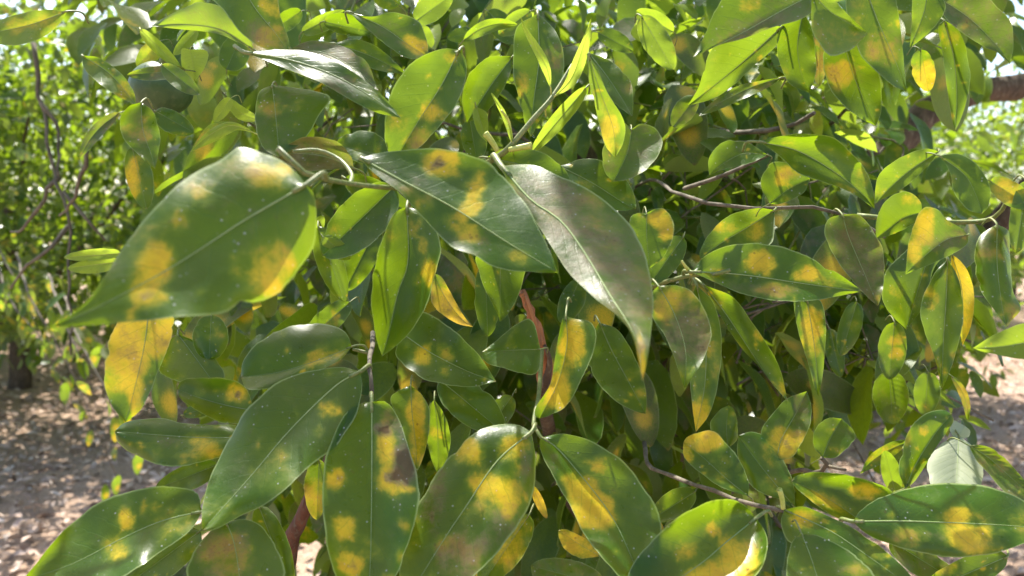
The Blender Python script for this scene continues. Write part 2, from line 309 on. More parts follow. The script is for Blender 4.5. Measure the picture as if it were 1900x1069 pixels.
A((1455,946),(1705,1100),[(1540,985),(1615,1035)], [(1472,942),(1496,941),(1546,962),(1592,985),(1648,1026),(1692,1070)], [(1449,970),(1462,1005),(1500,1045),(1580,1085),(1650,1105)],
  .45, gy=.7, fold=-.15, Y=[(1490,962,30,18,.75),(1630,1020,24,16,.4)], rnd=.1, pt=(1440,950,.46))
A((1487,990),(1535,1150),[(1503,1030),(1520,1085)], [(1520,995),(1568,1018),(1608,1050),(1628,1085),(1600,1120)], [(1470,1006),(1461,1040),(1462,1080),(1490,1125)], .425, gy=.9, fold=-.1, Y=[(1590,1058,24,14,.5)], B=[(1590,1058,26,16,.3)], dust=.15, rnd=.5, pt=(1470,968,.44))
A((1583,968),(1940,982),[(1664,967),(1765,970),(1870,975)], [(1597,948),(1630,925),(1698,903),(1765,897),(1833,904),(1885,920),(1920,950)], [(1600,985),(1632,1003),(1698,1023),(1765,1034),(1833,1029),(1883,1015),(1918,1000)],
  .44, gy=.8, gx=.1, fold=-.12, Y=[(1780,958,30,16),(1800,998,44,24,.95,15),(1690,995,30,16,.5),(1655,957,8,8,.3)], B=[(1690,998,50,18,.35)], rnd=.1, pt=(1560,970,.46), label='broad horizontal leaf at the right edge with two yellow blotches')
A((1604,972),(1468,893),[(1560,940),(1510,910)], [(1590,968),(1573,968),(1546,958),(1516,938),(1482,910)], [(1655,935),(1655,911),(1614,893),(1563,880),(1513,876),(1478,883)], .47, gy=.7, Y=[(1608,911,26,16),(1540,932,50,14,.7,25)], B=[(1540,935,40,12,.3)], rnd=.15)
A((1388,920),(1268,822),[(1350,890),(1300,845)], [(1371,916),(1327,898),(1287,867),(1268,846)], [(1389,893),(1372,854),(1344,818),(1321,799),(1292,804),(1274,812)], .49, gy=.55, Y=[(1305,815,40,20),(1275,835,14,24,.9),(1345,885,20,10,.4)], B=[(1320,808,14,10,.3)], rnd=.1, pt=(1395,940,.50), label='small oval leaf with an orange yellow round end')
A((1475,942),(1370,808),[(1440,900),(1400,850)], [(1462,931),(1422,918),(1391,898),(1369,845)], [(1472,898),(1450,846),(1422,811),(1395,801)], .50, gy=.45, Y=[(1440,840,22,22,.6)], rnd=.2)
A((1440,856),(1497,726),[(1450,815),(1478,765)], [(1416,830),(1411,803),(1428,773),(1462,739)], [(1470,848),(1488,822),(1503,788),(1505,752)], .515, gy=.5, Y=[(1458,818,34,24)], B=[(1487,775,16,50,.5),(1470,815,28,20,.35)], rnd=.4, label='upright leaf yellow at the base and pinkish along one half')
A((1350,832),(1352,752),[(1348,790)], [(1325,815),(1318,785),(1335,762)], [(1368,815),(1368,785),(1362,760)], .54, gy=.3)
# --- middle
A((755,384),(709,661),[(757,485),(738,545),(721,620)], [(790,398),(817,446),(812,495),(792,565),(761,616),(730,645)], [(728,400),(699,475),(689,539),(694,606),(702,640)], .46, gy=.32, fold=-.3, Y=[(797,508,14,28,1,-15),(783,450,9,16,.7),(776,520,10,12,.5)], rnd=.05, label='hanging dark green leaf with a yellow streak on its right margin')
A((653,643),(447,700),[(600,665),(520,690)], [(630,668),(580,692),(510,718),(460,722)], [(640,616),(600,602),(540,605),(485,630),(452,668)], .49, gy=.8, fold=-.35, Y=[(603,664,40,12,.7,-15)], rnd=.05, pt=(684,655,.5))
A((745,618),(921,708),[(800,655),(870,690)], [(765,590),(788,579),(845,616),(886,656)], [(734,650),(738,665),(765,690),(800,708),(866,718)], .50, gy=.55, Y=[(782,660,15,18,.8),(825,690,10,10,.5),(760,640,8,8,.3)], rnd=.05)
A((1003,648),(894,653),[(950,650)], [(994,694),(933,683),(900,671)], [(990,600),(967,596),(916,636)], .50, gy=.6, fold=-.2, rnd=.2, Y=[(900,652,10,14,.4)])
A((1050,586),(1001,777),[(1052,640),(1035,710)], [(1068,592),(1098,598),(1107,623),(1095,670),(1075,712),(1055,748),(1030,768)], [(1041,600),(1031,653),(1022,710),(996,752),(992,770)], .47, gy=.35, fold=-.5, Y=[(1062,635,20,40,1,10),(1036,728,22,34,1,25),(1050,680,14,24,.6)], rnd=.3, pt=(1060,560,.5), label='curled leaf pale yellow down its middle beside the broken branch')
A((930,460),(928,597),[(928,520),(928,560)], [(965,480),(974,505),(960,552),(940,586)], [(890,470),(883,484),(899,535),(922,580)], .53, gy=.2, rnd=.3)
A((806,508),(878,607),[(825,550),(855,590)], [(820,515),(845,559),(862,588)], [(800,540),(805,569),(845,599)], .56, gy=.1, dust=.5, Y=[(840,570,60,60,1)], label='withered orange brown leaf tip')
A((1112,598),(1198,768),[(1135,650),(1170,715)], [(1150,616),(1186,680),(1199,730)], [(1090,640),(1095,690),(1140,742),(1180,764)], .55, gy=.4, rnd=.1)
A((1222,531),(1270,721),[(1250,580),(1272,650)], [(1255,530),(1284,542),(1304,569),(1320,613),(1310,655),(1283,704)], [(1210,545),(1210,586),(1232,620),(1250,660),(1262,697)], .44, gy=.5, fold=-.1, Y=[(1250,560,40,28,.7),(1285,610,30,24,.5)], B=[(1280,612,44,54,.75),(1245,560,30,26,.25)], dust=.1, rnd=.4, label='pinkish brown dusty leaf hanging with a green tip')
A((1292,528),(1291,802),[(1308,610),(1308,710)], [(1325,565),(1339,630),(1334,700),(1318,765)], [(1278,570),(1276,650),(1282,730)], .50, gy=.2, Y=[(1300,775,20,36,.9),(1318,640,14,30,.4)], rnd=.4)
A((1284,505),(1601,541),[(1327,506),(1395,512),(1496,527)], [(1304,478),(1344,458),(1395,451),(1449,458),(1496,475),(1546,502),(1580,525)], [(1314,518),(1361,539),(1412,554),(1469,560),(1523,555),(1570,547)], .47, gy=.5, fold=-.1, Y=[(1410,487,24,22),(1502,505,16,15),(1440,537,36,12,.5),(1340,525,16,8,.4),(1540,520,30,10,.4)], B=[(1400,536,80,12,.4,8)], rnd=.3, pt=(1268,512,.485), label='horizontal pointed leaf with two round yellow spots')
A((1437,390),(1298,480),[(1390,420),(1340,450)], [(1437,420),(1431,452),(1390,470),(1330,482)], [(1410,386),(1388,389),(1354,400),(1321,427),(1300,462)], .52, gy=.35, Y=[(1345,420,24,16,.5),(1395,435,24,20,.6)], rnd=.5)  # yellow blob towards the tip stands for a sunlit patch
A((1563,398),(1629,568),[(1575,440),(1605,510)], [(1597,400),(1621,431),(1638,463),(1641,508),(1635,550)], [(1538,406),(1530,434),(1546,471),(1577,515),(1610,552)], .53, gy=.45, dust=.42, B=[(1590,470,50,70,.3)], rnd=.5, label='hanging leaf blackened grey by sooty mould')
A((1711,394),(1624,444),[(1675,405),(1645,428)], [(1700,412),(1680,424),(1655,436)], [(1708,374),(1692,360),(1672,355),(1643,373),(1627,407)], .52, gy=.1, Y=[(1690,370,18,14,.5)], young=.1, rnd=.6)  # yellow at the top edge is sunlight put into the pigment
A((1796,436),(1680,509),[(1755,445),(1710,480)], [(1792,456),(1748,481),(1708,498)], [(1786,425),(1758,408),(1738,387),(1715,386),(1698,411),(1686,451)], .50, gy=.25, Y=[(1712,415,22,34,.9),(1695,465,16,30,.8)], B=[(1755,450,44,24,.55)], young=.1, label='leaf half bright yellow and half dusty brown')  # yellow half paints sun shining through; brown half is dust
A((1850,416),(1867,604),[(1850,490),(1858,560)], [(1872,430),(1874,465),(1880,540),(1894,574)], [(1819,437),(1808,470),(1812,518),(1828,552),(1855,590)], .50, gy=.35, Y=[(1845,470,34,16,.5),(1875,575,18,18,.5)], B=[(1840,460,30,26,.5),(1875,575,16,18,.4)], dust=.15, rnd=.6)
A((1990,612),(1805,646),[(1930,630),(1860,643)], [(1950,664),(1900,667),(1833,655)], [(1960,590),(1900,600),(1849,619)], .42, gy=.2, young=.35, rnd=.7, label='bright lime leaf poking in from the right edge')
sl((1905,335),(1885,470),26,22,.5, gy=.3, young=.15)
A((1742,420),(1682,612),[(1715,500),(1695,565)], [(1752,470),(1733,498),(1713,567)], [(1700,450),(1650,495),(1638,530),(1642,570)], .58, gy=.3, rnd=.1)
A((1758,480),(1748,722),[(1755,560),(1750,640)], [(1779,518),(1788,579),(1776,646),(1760,695)], [(1733,510),(1708,565),(1714,610),(1733,660)], .55, gy=.15, Y=[(1725,552,18,22,.7),(1760,520,12,26,.3)], rnd=.6, dust=.1)
A((1765,470),(1786,642),[(1785,540)], [(1790,494),(1807,539),(1803,599)], [(1765,510),(1772,570)], .58, gy=.0, Y=[(1787,550,40,110,1)], dust=.12, young=.2, label='mostly yellow leaf edge behind the olive hanging leaf')
sl((1660,598),(1650,705),27,26,.6, gy=.1, Y=[(1660,632,14,12,.7),(1664,655,14,12,.7)], dust=.2)
A((1497,556),(1519,737),[(1508,620),(1515,680)], [(1523,559),(1532,600),(1531,653),(1526,700)], [(1473,558),(1482,619),(1499,672),(1510,715)], .52, gy=.2, Y=[(1505,620,22,50,.8)], rnd=.4)
A((1304,528),(1462,745),[(1345,580),(1398,660),(1432,710)], [(1361,552),(1396,599),(1424,640),(1446,680)], [(1334,582),(1371,640),(1408,680),(1438,718)], .53, gy=.4, Y=[(1407,620,10,12,.6),(1450,720,10,20,.5)], rnd=.4)
A((1200,396),(1206,498),[(1200,440)], [(1215,388),(1235,389),(1251,424),(1234,473)], [(1180,396),(1168,410),(1175,460)], .45, gy=.3, Y=[(1228,408,22,20),(1238,430,14,20,.7)], B=[(1230,400,14,10,.3)], rnd=.6)
sl((1268,440),(1205,528),24,26,.5, gy=.3)
sl((900,490),(905,625),26,22,.60, gy=.1, rnd=0)
# --- left side
A((278,560),(233,784),[(268,640),(250,720)], [(320,585),(323,604),(310,648),(293,690),(265,755)], [(235,575),(212,606),(199,646),(194,687),(196,722),(208,755)], .42, gy=.25, fold=-.12, Y=[(225,640,50,80,1),(300,620,40,40,1),(250,725,18,40,1),(260,600,40,40,.8)], B=[(230,650,40,50,.35),(300,620,30,40,.3)], rnd=.6, label='orange yellow leaf hanging under the largest leaf')
A((470,762),(329,722),[(420,752),(370,738)], [(455,785),(431,786),(404,782),(364,761),(335,740)], [(462,730),(448,713),(420,703),(360,701),(335,708)], .52, gy=.6, Y=[(438,731,20,18)], rnd=.05)
A((447,812),(213,800),[(370,812),(280,806)], [(430,840),(401,850),(337,865),(293,861),(253,845),(220,822)], [(440,790),(390,788),(337,785),(303,776),(260,778),(230,785)], .49, gy=.7, fold=-.25, Y=[(375,833,34,20,.75,-20),(345,845,18,10,.4)], B=[(315,820,30,14,.3)], rnd=.3, label='leaf speckled with white scale on its middle')
sl((405,862),(288,908),26,22,.53, gy=.5, rnd=.4)
A((374,950),(38,1080),[(337,957),(286,972),(219,1003),(135,1046)], [(360,975),(337,997),(286,1032),(236,1066),(150,1100),(80,1095)], [(364,913),(313,903),(263,907),(202,924),(152,955),(111,992),(67,1046)], .43, gy=.75, fold=-.15, Y=[(234,964,12,20,1,-20),(214,1015,22,26,.65,20),(345,965,20,10,.3)], rnd=.4, pt=(392,958,.45), label='broad leaf at the lower left corner with one small orange spot')
sl((372,985),(222,1095),36,34,.47, gy=.5, rnd=.2)
A((420,969),(447,1160),[(435,1010),(445,1080)], [(455,963),(488,978),(515,1019),(527,1070),(505,1125)], [(390,985),(357,1030),(348,1070),(375,1120)], .44, gy=.6, Y=[(420,1035,40,44,.6)], B=[(415,1035,46,56,.6)], dust=.08, rnd=.4)
sl((480,938),(540,1095),28,30,.48, gy=.4, rnd=.3)
sl((592,852),(588,965),18,26,.50, gy=.2, dust=.25, Y=[(580,920,30,50,.6)])
A((762,715),(773,879),[(765,770),(772,830)], [(785,735),(798,770),(790,834)], [(735,728),(724,745),(745,800),(765,855)], .48, gy=.3, Y=[(770,762,18,34,.9),(775,825,20,44,.8)], rnd=.5)
A((806,742),(813,882),[(812,800)], [(822,765),(836,807),(830,850)], [(795,755),(790,800),(800,850)], .52, gy=-.05, rnd=.7)
sl((815,704),(935,803),40,36,.53, gy=.4, rnd=0)
sl((950,735),(905,800),22,22,.55, gy=.3, rnd=.2)
sl((982,955),(893,1085),34,40,.49, gy=.3, Y=[(940,1010,50,60,.55)], rnd=.6)
A((1114,1032),(1036,984),[(1075,1010)], [(1078,1036),(1051,1022),(1038,1000)], [(1101,1009),(1064,988),(1048,982)], .56, gy=.3, Y=[(1070,1010,60,40,.75)], rnd=.6)
sl((988,902),(1015,962),8,9,.58, gy=.1, Y=[(1000,930,40,40,1)], dust=.4)
sl((1120,1085),(985,1050),46,30,.60, gy=.4, dust=.35, rnd=.2)
sl((1290,912),(1208,965),24,26,.54, gy=.4, rnd=.05)
sl((1650,1002),(1800,1095),22,30,.50, gy=.5, dust=.35)
sl((1870,1032),(1700,1105),30,30,.49, gy=.5, Y=[(1760,1060,24,16,.6)], rnd=.4)
sl((650,560),(560,640),22,24,.58, gy=.3, rnd=.1)
A((330,620),(405,722),[(360,660)], [(375,640),(415,690)], [(305,640),(292,687),(330,708),(370,718)], .56, gy=.7, rnd=.3)
sl((340,770),(420,745),14,14,.54, gy=.4, rnd=.6)
# --- upper left
A((125,21),(-60,66),[(60,45),(0,58)], [(108,48),(78,70),(35,84),(0,82)], [(95,18),(60,20),(20,30),(-20,45)], .50, gy=.35, young=.35, Y=[(60,45,60,30,.5)], rnd=.7, label='pale sunlit leaf at the upper left edge')  # the sun's pale yellow is also put into the pigment
A((470,92),(280,48),[(410,55),(340,45)], [(440,78),(400,62),(330,54)], [(462,55),(425,18),(370,5),(320,25)], .52, gy=-.3, up=False, dust=.25, rnd=.6)
A((425,-70),(534,96),[(470,10),(510,60)], [(505,-20),(522,35),(536,75)], [(385,-20),(415,20),(448,62),(490,90)], .48, gy=.3, Y=[(505,15,22,20,.7),(500,70,26,24,.7)], B=[(490,70,40,30,.45)], rnd=.6)
A((453,97),(744,219),[(540,112),(620,140),(690,180)], [(498,92),(572,96),(640,124),(697,166),(728,198)], [(488,110),(539,131),(589,150),(640,179),(692,207)], .45, gy=.8, fold=.1, dust=.1, B=[(600,155,90,14,.4,22)], rnd=.3, pt=(440,90,.47), label='long slender leaf with a bright glossy lower margin')  # brown streak paints the sun gleam along the lower margin
A((532,94),(703,168),[(600,98),(660,130)], [(575,76),(630,84),(678,112)], [(580,112),(650,148)], .49, gy=.9, dust=.55, rnd=.6)
A((505,158),(518,292),[(510,200),(515,250)], [(560,165),(611,178),(592,215),(560,265)], [(482,170),(474,205),(476,245),(492,278)], .48, gy=.5, Y=[(505,200,22,16,.55)], B=[(505,200,26,18,.45)], dust=.18, rnd=.5)
sl((260,54),(335,126),10,13,.60, gy=-.2, young=.8); sl((366,55),(322,102),13,11,.60, gy=.2, young=.85)
A((352,92),(360,152),[(358,120)], [(385,95),(380,125)], [(337,92),(338,126)], .58, gy=-.1, young=.9, label='lime young leaf pair above the dark fruit')
sl((298,76),(254,124),20,18,.62, gy=-.2, young=.5, Y=[(275,100,40,40,.6)])  # sunlit yellow carried by the blotch colour
A((152,103),(253,195),[(205,138)], [(185,108),(226,138),(248,170)], [(158,130),(190,160),(225,182)], .55, gy=.5, Y=[(232,170,22,20,.7)], rnd=.5)
A((262,190),(288,314),[(265,240),(280,285)], [(282,205),(290,222),(297,262)], [(238,198),(222,222),(230,258),(262,292)], .46, gy=.45, Y=[(256,246,26,16,.6)], B=[(256,246,28,18,.5)], dust=.2, rnd=.4, label='slate green leaf with a tan band hanging under the fruit')
sl((288,206),(360,246),18,24,.56, gy=.2, rnd=.0); sl((222,209),(148,292),13,12,.58, gy=.2, bend=-.08, dust=.5)
sl((478,222),(420,180),13,11,.60, gy=-.1, young=.8, bend=.1); sl((428,182),(398,226),12,13,.58, gy=-.1, young=.85)
A((480,250),(351,283),[(430,233),(390,250)], [(440,242),(400,262)], [(430,226),(385,244)], .56, gy=.1, young=.8)
sl((245,272),(272,388),26,24,.60, gy=-.1, Y=[(245,335,16,34,.9)], rnd=.4)  # yellow blob is a sunlit patch painted on the blade
A((656,312),(504,291),[(600,290),(545,285)], [(620,314),(560,316)], [(650,288),(620,260),(570,254),(530,270)], .46, gy=.2, dust=.65, rnd=.6, label='brown dusty leaf behind the curved petiole')
sl((722,292),(622,268),22,38,.54, gy=.6, rnd=0); sl((732,346),(598,476),48,44,.58, gy=.4, rnd=0); sl((640,330),(770,400),26,26,.62, gy=.3)
sl((420,130),(450,60),26,30,.62, gy=.2, dust=.1); sl((300,120),(370,175),16,18,.53, gy=.5, dust=.3, rnd=0)
# --- upper middle
A((852,93),(735,296),[(818,160),(770,235)], [(864,112),(863,150),(846,195),(812,238),(775,276)], [(820,91),(775,108),(741,145),(721,189),(713,235),(720,280)], .47, gy=.25, Y=[(803,213,26,16,.8),(775,258,40,20,.5,-50),(840,105,18,14,.4)], B=[(780,255,30,22,.3)], rnd=.4, label='large blue green leaf with pale translucent patches above the centre')
A((648,22),(795,106),[(710,50),(760,85)], [(690,31),(728,23),(775,38),(792,75)], [(672,46),(715,82),(757,108)], .52, gy=.5, Y=[(770,84,26,14,1,30)], B=[(720,60,50,14,.3,30)], rnd=.4)
A((618,80),(753,138),[(690,105)], [(664,73),(704,90),(740,122)], [(650,106),(700,130)], .55, gy=.2, rnd=.6)
A((952,104),(866,228),[(910,160)], [(948,132),(932,168),(900,212)], [(905,107),(870,140),(857,182)], .53, gy=.4, dust=.08, rnd=.2)
A((998,25),(985,255),[(1000,110),(990,190)], [(1032,60),(1047,110),(1041,150),(1014,200)], [(958,55),(953,130),(964,190),(976,235)], .54, gy=.35, Y=[(970,150,14,22,.7)], B=[(1025,105,24,20,.5),(970,150,16,24,.3)], rnd=.5)
A((1022,165),(965,30),[(1014,125),(988,80)], [(1010,140),(996,108),(975,65)], [(1022,130),(1010,98),(982,58)], .47, gy=-.3, young=1., label='pale young leaf curling upright at the shoot top')
A((1026,182),(1097,33),[(1060,145),(1082,85)], [(1046,155),(1062,115),(1082,70)], [(1066,158),(1086,118),(1096,70)], .47, gy=-.3, young=1.)
sl((949,262),(911,172),5,5,.46, gy=0, young=.95, bend=-.06)
A((884,198),(903,264),[(893,230)], [(903,210),(906,240)], [(877,210),(886,245)], .5, gy=-.2, young=.45); sl((872,222),(885,300),26,22,.55, gy=.3)
sl((1088,162),(985,284),15,15,.52, gy=-.1, young=.5, rnd=.6)
A((1092,103),(1141,293),[(1112,165),(1138,240)], [(1110,130),(1126,170),(1158,225),(1156,265)], [(1093,150),(1108,215),(1123,268)], .46, gy=-.05, fold=-.4, Y=[(1130,240,18,24,1),(1138,270,16,14,.7)], young=.3, rnd=.7, label='narrow lime leaf with a yellow patch hanging from the shoot')
A((1092,98),(1173,217),[(1125,140),(1155,185)], [(1130,112),(1167,145),(1175,185)], [(1105,135),(1135,185)], .54, gy=.6, dust=.2, rnd=.5)
A((1172,240),(1138,337),[(1165,280),(1150,315)], [(1192,229),(1222,243),(1227,275),(1202,312),(1165,333)], [(1152,226),(1130,250),(1118,285),(1122,318)], .50, gy=.4, dust=.3, rnd=.9, label='pale heart shaped leaf right of the shoot')
A((1038,308),(1180,388),[(1100,340),(1150,372)], [(1085,295),(1130,303),(1166,338),(1179,370)], [(1058,350),(1110,380),(1150,391)], .50, gy=.5, rnd=.05)
A((903,292),(1065,345),[(980,310)], [(940,275),(1000,281),(1042,308)], [(930,310),(1000,338)], .47, gy=.7, dust=.1, rnd=.2)
for b, t_, a, c, dd, kw in (((770,40),(840,-10),26,22,.6,dict(young=.3)), ((880,60),(830,70),14,14,.62,{}), ((985,20),(925,65),20,18,.6,dict(young=.3)), ((860,75),(960,45),12,14,.58,dict(young=.25,bend=.12)),
        ((1110,60),(1175,95),20,16,.62,{}), ((1190,30),(1250,130),26,26,.62,dict(young=.3)), ((1250,60),(1180,20),22,20,.66,dict(young=.4)), ((905,20),(960,80),22,24,.64,{}), ((740,10),(690,-30),24,24,.6,{}),
        ((560,60),(640,20),14,18,.66,dict(young=.3)), ((560,20),(500,60),18,18,.68,{}), ((600,40),(690,60),24,16,.62,{}), ((800,90),(760,40),20,20,.66,dict(young=.4))):
    sl(b, t_, a, c, dd, gy=random.uniform(-.2, .4), **kw)
# --- upper right
A((1545,-28),(1286,106),[(1460,15),(1370,65)], [(1500,28),(1428,53),(1378,72),(1327,86)], [(1450,-50),(1370,-45),(1327,18),(1310,61)], .44, gy=.55, Y=[(1390,10,24,18,.7)], B=[(1400,55,80,18,.6,-20),(1455,20,40,24,.4)], dust=.12, rnd=.6, label='dusty leaf with a yellow patch along the top edge')  # brown blob nearer the base paints a patch of light
A((1450,50),(1276,196),[(1390,105),(1330,155)], [(1440,85),(1401,120),(1361,159),(1320,184)], [(1400,40),(1340,70),(1312,108),(1297,160)], .49, gy=-.1, young=.15, rnd=.7)
A((1490,20),(1502,172),[(1480,80),(1485,130)], [(1508,60),(1514,130)], [(1455,40),(1441,75),(1447,120),(1468,158)], .5, gy=.1, rnd=.3, Y=[(1450,75,10,12,.4)])
A((1506,-14),(1610,62),[(1545,25)], [(1540,-8),(1573,27),(1598,50)], [(1505,40),(1510,65),(1533,98),(1552,103),(1580,91)], .43, gy=.2, up=True, Y=[(1560,60,60,40,.35)], dust=.2, rnd=1., young=.15)
A((1592,-62),(1682,170),[(1625,30),(1660,110)], [(1655,-20),(1671,51),(1677,111)], [(1570,0),(1580,60),(1600,106),(1630,136),(1660,160)], .47, gy=.2, Y=[(1632,88,34,30,.7)], B=[(1632,90,40,34,.45)], dust=.1, rnd=.6, label='hanging leaf with a tan orange band in the upper right')
A((1562,58),(1625,234),[(1580,130),(1605,190)], [(1610,90),(1632,141),(1635,202)], [(1530,90),(1532,145),(1556,186),(1590,216)], .48, gy=.15, Y=[(1560,143,28,26,.8)], B=[(1560,145,34,30,.4)], dust=.08, rnd=.4)
sl((1522,55),(1520,160),14,16,.5, gy=0, dust=.5, Y=[(1520,100,30,50,.6)])
A((1722,-42),(1688,89),[(1715,20)], [(1752,0),(1748,32),(1715,68)], [(1695,-10),(1692,35)], .46, gy=.1, dust=.15, rnd=.6)
A((1740,-5),(1874,119),[(1800,35),(1850,85)], [(1800,-25),(1849,10),(1877,45),(1880,85)], [(1755,35),(1816,81),(1853,99)], .47, gy=.3, dust=.45, rnd=.6)
A((1752,38),(1772,243),[(1770,110),(1775,180)], [(1779,57),(1800,118),(1796,175),(1783,220)], [(1741,50),(1748,94),(1758,168),(1765,215)], .49, gy=.1, rnd=.05, label='narrow blue green leaf hanging before the dark limb')
sl((1708,92),(1723,170),20,24,.53, gy=-.3, Y=[(1712,140,40,30,.8)])  # sunlit yellow of the lower blade put into its pigment
A((1453,144),(1296,216),[(1400,160),(1340,188)], [(1420,165),(1378,184),(1330,205)], [(1410,150),(1361,163),(1315,195)], .5, gy=.6, dust=.4, rnd=.6)
sl((1292,180),(1248,236),18,22,.52, gy=.2, dust=.35, rnd=1.)
A((1408,263),(1623,388),[(1480,280),(1550,320),(1600,360)], [(1445,253),(1496,248),(1546,256),(1582,286),(1608,320),(1621,356)], [(1445,288),(1479,320),(1529,338),(1580,358)], .47, gy=.2, fold=-.15, Y=[(1590,330,20,30,.3)], rnd=.6, label='broad bright green leaf arching above the twig at right')  # faint yellow at the right edge paints sunlight there
A((1425,288),(1315,325),[(1380,285),(1340,305)], [(1388,304),(1344,314)], [(1388,265),(1344,262),(1317,290)], .5, gy=.6, dust=.15, rnd=.4)
A((1428,378),(1503,332),[(1465,350)], [(1412,345),(1420,310),(1450,299),(1490,312)], [(1450,378),(1490,358)], .5, gy=.3, Y=[(1460,325,24,18,.8)], B=[(1468,326,18,12,.55)], rnd=.4, label='rounded leaf with an orange brown blotch')
A((1742,281),(1624,378),[(1690,315),(1650,350)], [(1725,304),(1696,333),(1664,357),(1640,368)], [(1720,276),(1691,283),(1657,300),(1630,325),(1624,355)], .49, gy=.15, young=.12, rnd=.6)
A((1743,289),(1822,397),[(1790,325),(1812,365)], [(1782,286),(1816,310),(1837,345),(1835,380)], [(1762,318),(1770,356),(1795,388)], .48, gy=.4, rnd=.8)
sl((1836,335),(1915,385),24,22,.5, gy=.3, Y=[(1870,350,40,24,.7)], young=.2)
# --- lower right
A((1680,906),(1766,768),[(1700,860),(1735,805)], [(1669,880),(1669,857),(1678,820),(1695,786),(1725,765),(1750,761)], [(1700,890),(1732,838),(1758,800),(1769,782)], .5, gy=.3, fold=-.3, Y=[(1714,798,11,10),(1690,880,14,20,.3)], rnd=.3)
A((1779,808),(1775,935),[(1777,850),(1775,890)], [(1806,830),(1823,861),(1820,900),(1800,925)], [(1750,822),(1728,845),(1721,865),(1724,895),(1745,922)], .51, gy=.9, up=False, rnd=.95, dust=.06, ripple=.006, label='pale underside of a leaf turned over at lower right')  # underside whitened as if in direct sun
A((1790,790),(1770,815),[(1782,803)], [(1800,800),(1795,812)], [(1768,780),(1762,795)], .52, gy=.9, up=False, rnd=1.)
A((1797,826),(1925,930),[(1835,850),(1880,890)], [(1830,828),(1860,846),(1895,884),(1918,912)], [(1812,855),(1830,874),(1866,914),(1900,930)], .49, gy=.6, dust=.35, ripple=.008, rnd=.8, Y=[(1850,860,50,40,.3)], label='olive leaf with raised ribs at the right edge')
A((1690,818),(1596,879),[(1650,835),(1615,858)], [(1660,845),(1625,866)], [(1672,816),(1647,823),(1614,845)], .54, gy=.1, Y=[(1640,840,40,20,.4)], rnd=.6)
sl((1662,916),(1641,836),16,20,.53, gy=-.3, young=.2); sl((1660,880),(1690,930),14,16,.55, gy=.2)
A((1526,849),(1562,777),[(1540,815)], [(1509,825),(1512,798),(1536,776)], [(1552,848),(1586,815),(1580,795)], .55, gy=.4, dust=.15, rnd=.4, Y=[(1555,835,16,10,.4)])
sl((1650,688),(1656,788),34,34,.62, gy=-.1, dust=.2, ripple=.005, rnd=.6); sl((1766,698),(1796,780),8,8,.56, gy=0, bend=.1, dust=.4, Y=[(1780,740,40,60,.6)]); sl((1722,690),(1716,772),26,24,.6, gy=0, dust=.15, rnd=.6)
sl((1590,560),(1560,660),22,20,.66, gy=.1); sl((1540,610),(1560,700),16,18,.68, gy=.1); sl((1120,500),(1180,600),28,24,.62, gy=.2, rnd=0); sl((1075,520),(1040,600),26,20,.66, gy=.2)
# lime leaf pair behind the largest leaf
sl((225,470),(118,478),10,12,.55, gy=.1, young=.75); sl((225,485),(125,498),16,12,.55, gy=-.1, young=.6)
sl((590,420),(640,560),24,26,.58, gy=.1, young=.1, rnd=.7); sl((600,440),(650,480),16,18,.56, gy=-.2, young=.4); sl((575,450),(600,400),14,12,.6, gy=-.2, young=.5); sl((700,420),(640,540),28,30,.62, gy=.2, rnd=.4)
NHERO = NL

# --- traced twigs, buds, fruit, broken branch
def pxtube(name, pts, r0, r1, mat, **kw):
    return tube(name, [P(*p) for p in pts], r0, r1, mat, tree, **kw)
pxtube('twig', [(515,275,.33),(535,305,.335),(575,325,.34),(650,341,.37),(735,349,.415),(800,345,.48),(880,330,.55),(930,420,.75)], .0012, .0022, M_STEM)
pxtube('twig', [(545,281,.40),(590,279,.41),(630,296,.41),(652,322,.395),(650,341,.375)], .0010, .0012, M_STEM)
pxtube('twig', [(692,618,.56),(690,650,.5),(684,680,.47),(690,712,.462),(690,746,.462)], .0020, .0012, M_TWIG, wob=.0003)
pxtube('twig', [(655,648,.5),(684,655,.497)], .001, .0012, M_STEM)
pxtube('twig', [(1005,650,.60),(1000,730,.5),(990,780,.47),(992,800,.464),(1004,812,.462)], .002, .0012, M_STEM)
pxtube('twig', [(1457,948,.45),(1430,950,.455),(1390,935,.48),(1320,910,.52),(1240,880,.6),(1200,850,.68),(1195,760,.9),(1210,700,1.1)], .0014, .003, M_TWIG, wob=.0006)
sl((345,130),(236,139),15,12,.575,gy=.3,dust=.4,rnd=.3)
pxtube('bud', [(1453,944,.45),(1451,925,.448),(1446,908,.446)], .0014, .0018, M_YOUNG)
pxtube('bud', [(923,280,.46),(912,262,.457),(900,247,.455)], .0015, .0021, M_YOUNG); pxtube('bud', [(945,278,.46),(965,274,.457),(986,270,.455)], .0016, .0021, M_YOUNG)
pxtube('young_shoot', [(905,302,.48),(935,283,.465),(955,262,.462),(990,220,.465),(1025,180,.47),(1062,120,.48)], .0022, .0011, M_STEM)
pxtube('twig', [(950,262,.465),(944,225,.46),(930,205,.455)], .0010, .0008, M_YOUNG)
pxtube('twig', [(1180,545,.6),(1230,525,.5),(1285,510,.48),(1320,510,.47),(1355,501,.465)], .0022, .0012, M_STEM); pxtube('bud', [(1283,508,.478),(1272,495,.47),(1265,484,.468)], .0014, .0008, M_YOUNG)
pxtube('twig', [(1100,430,1.25),(1190,340,.85),(1260,362,.62),(1360,388,.56),(1470,383,.54),(1570,396,.535),(1640,440,.6)], .0026, .0011, M_TWIG, wob=.0006)
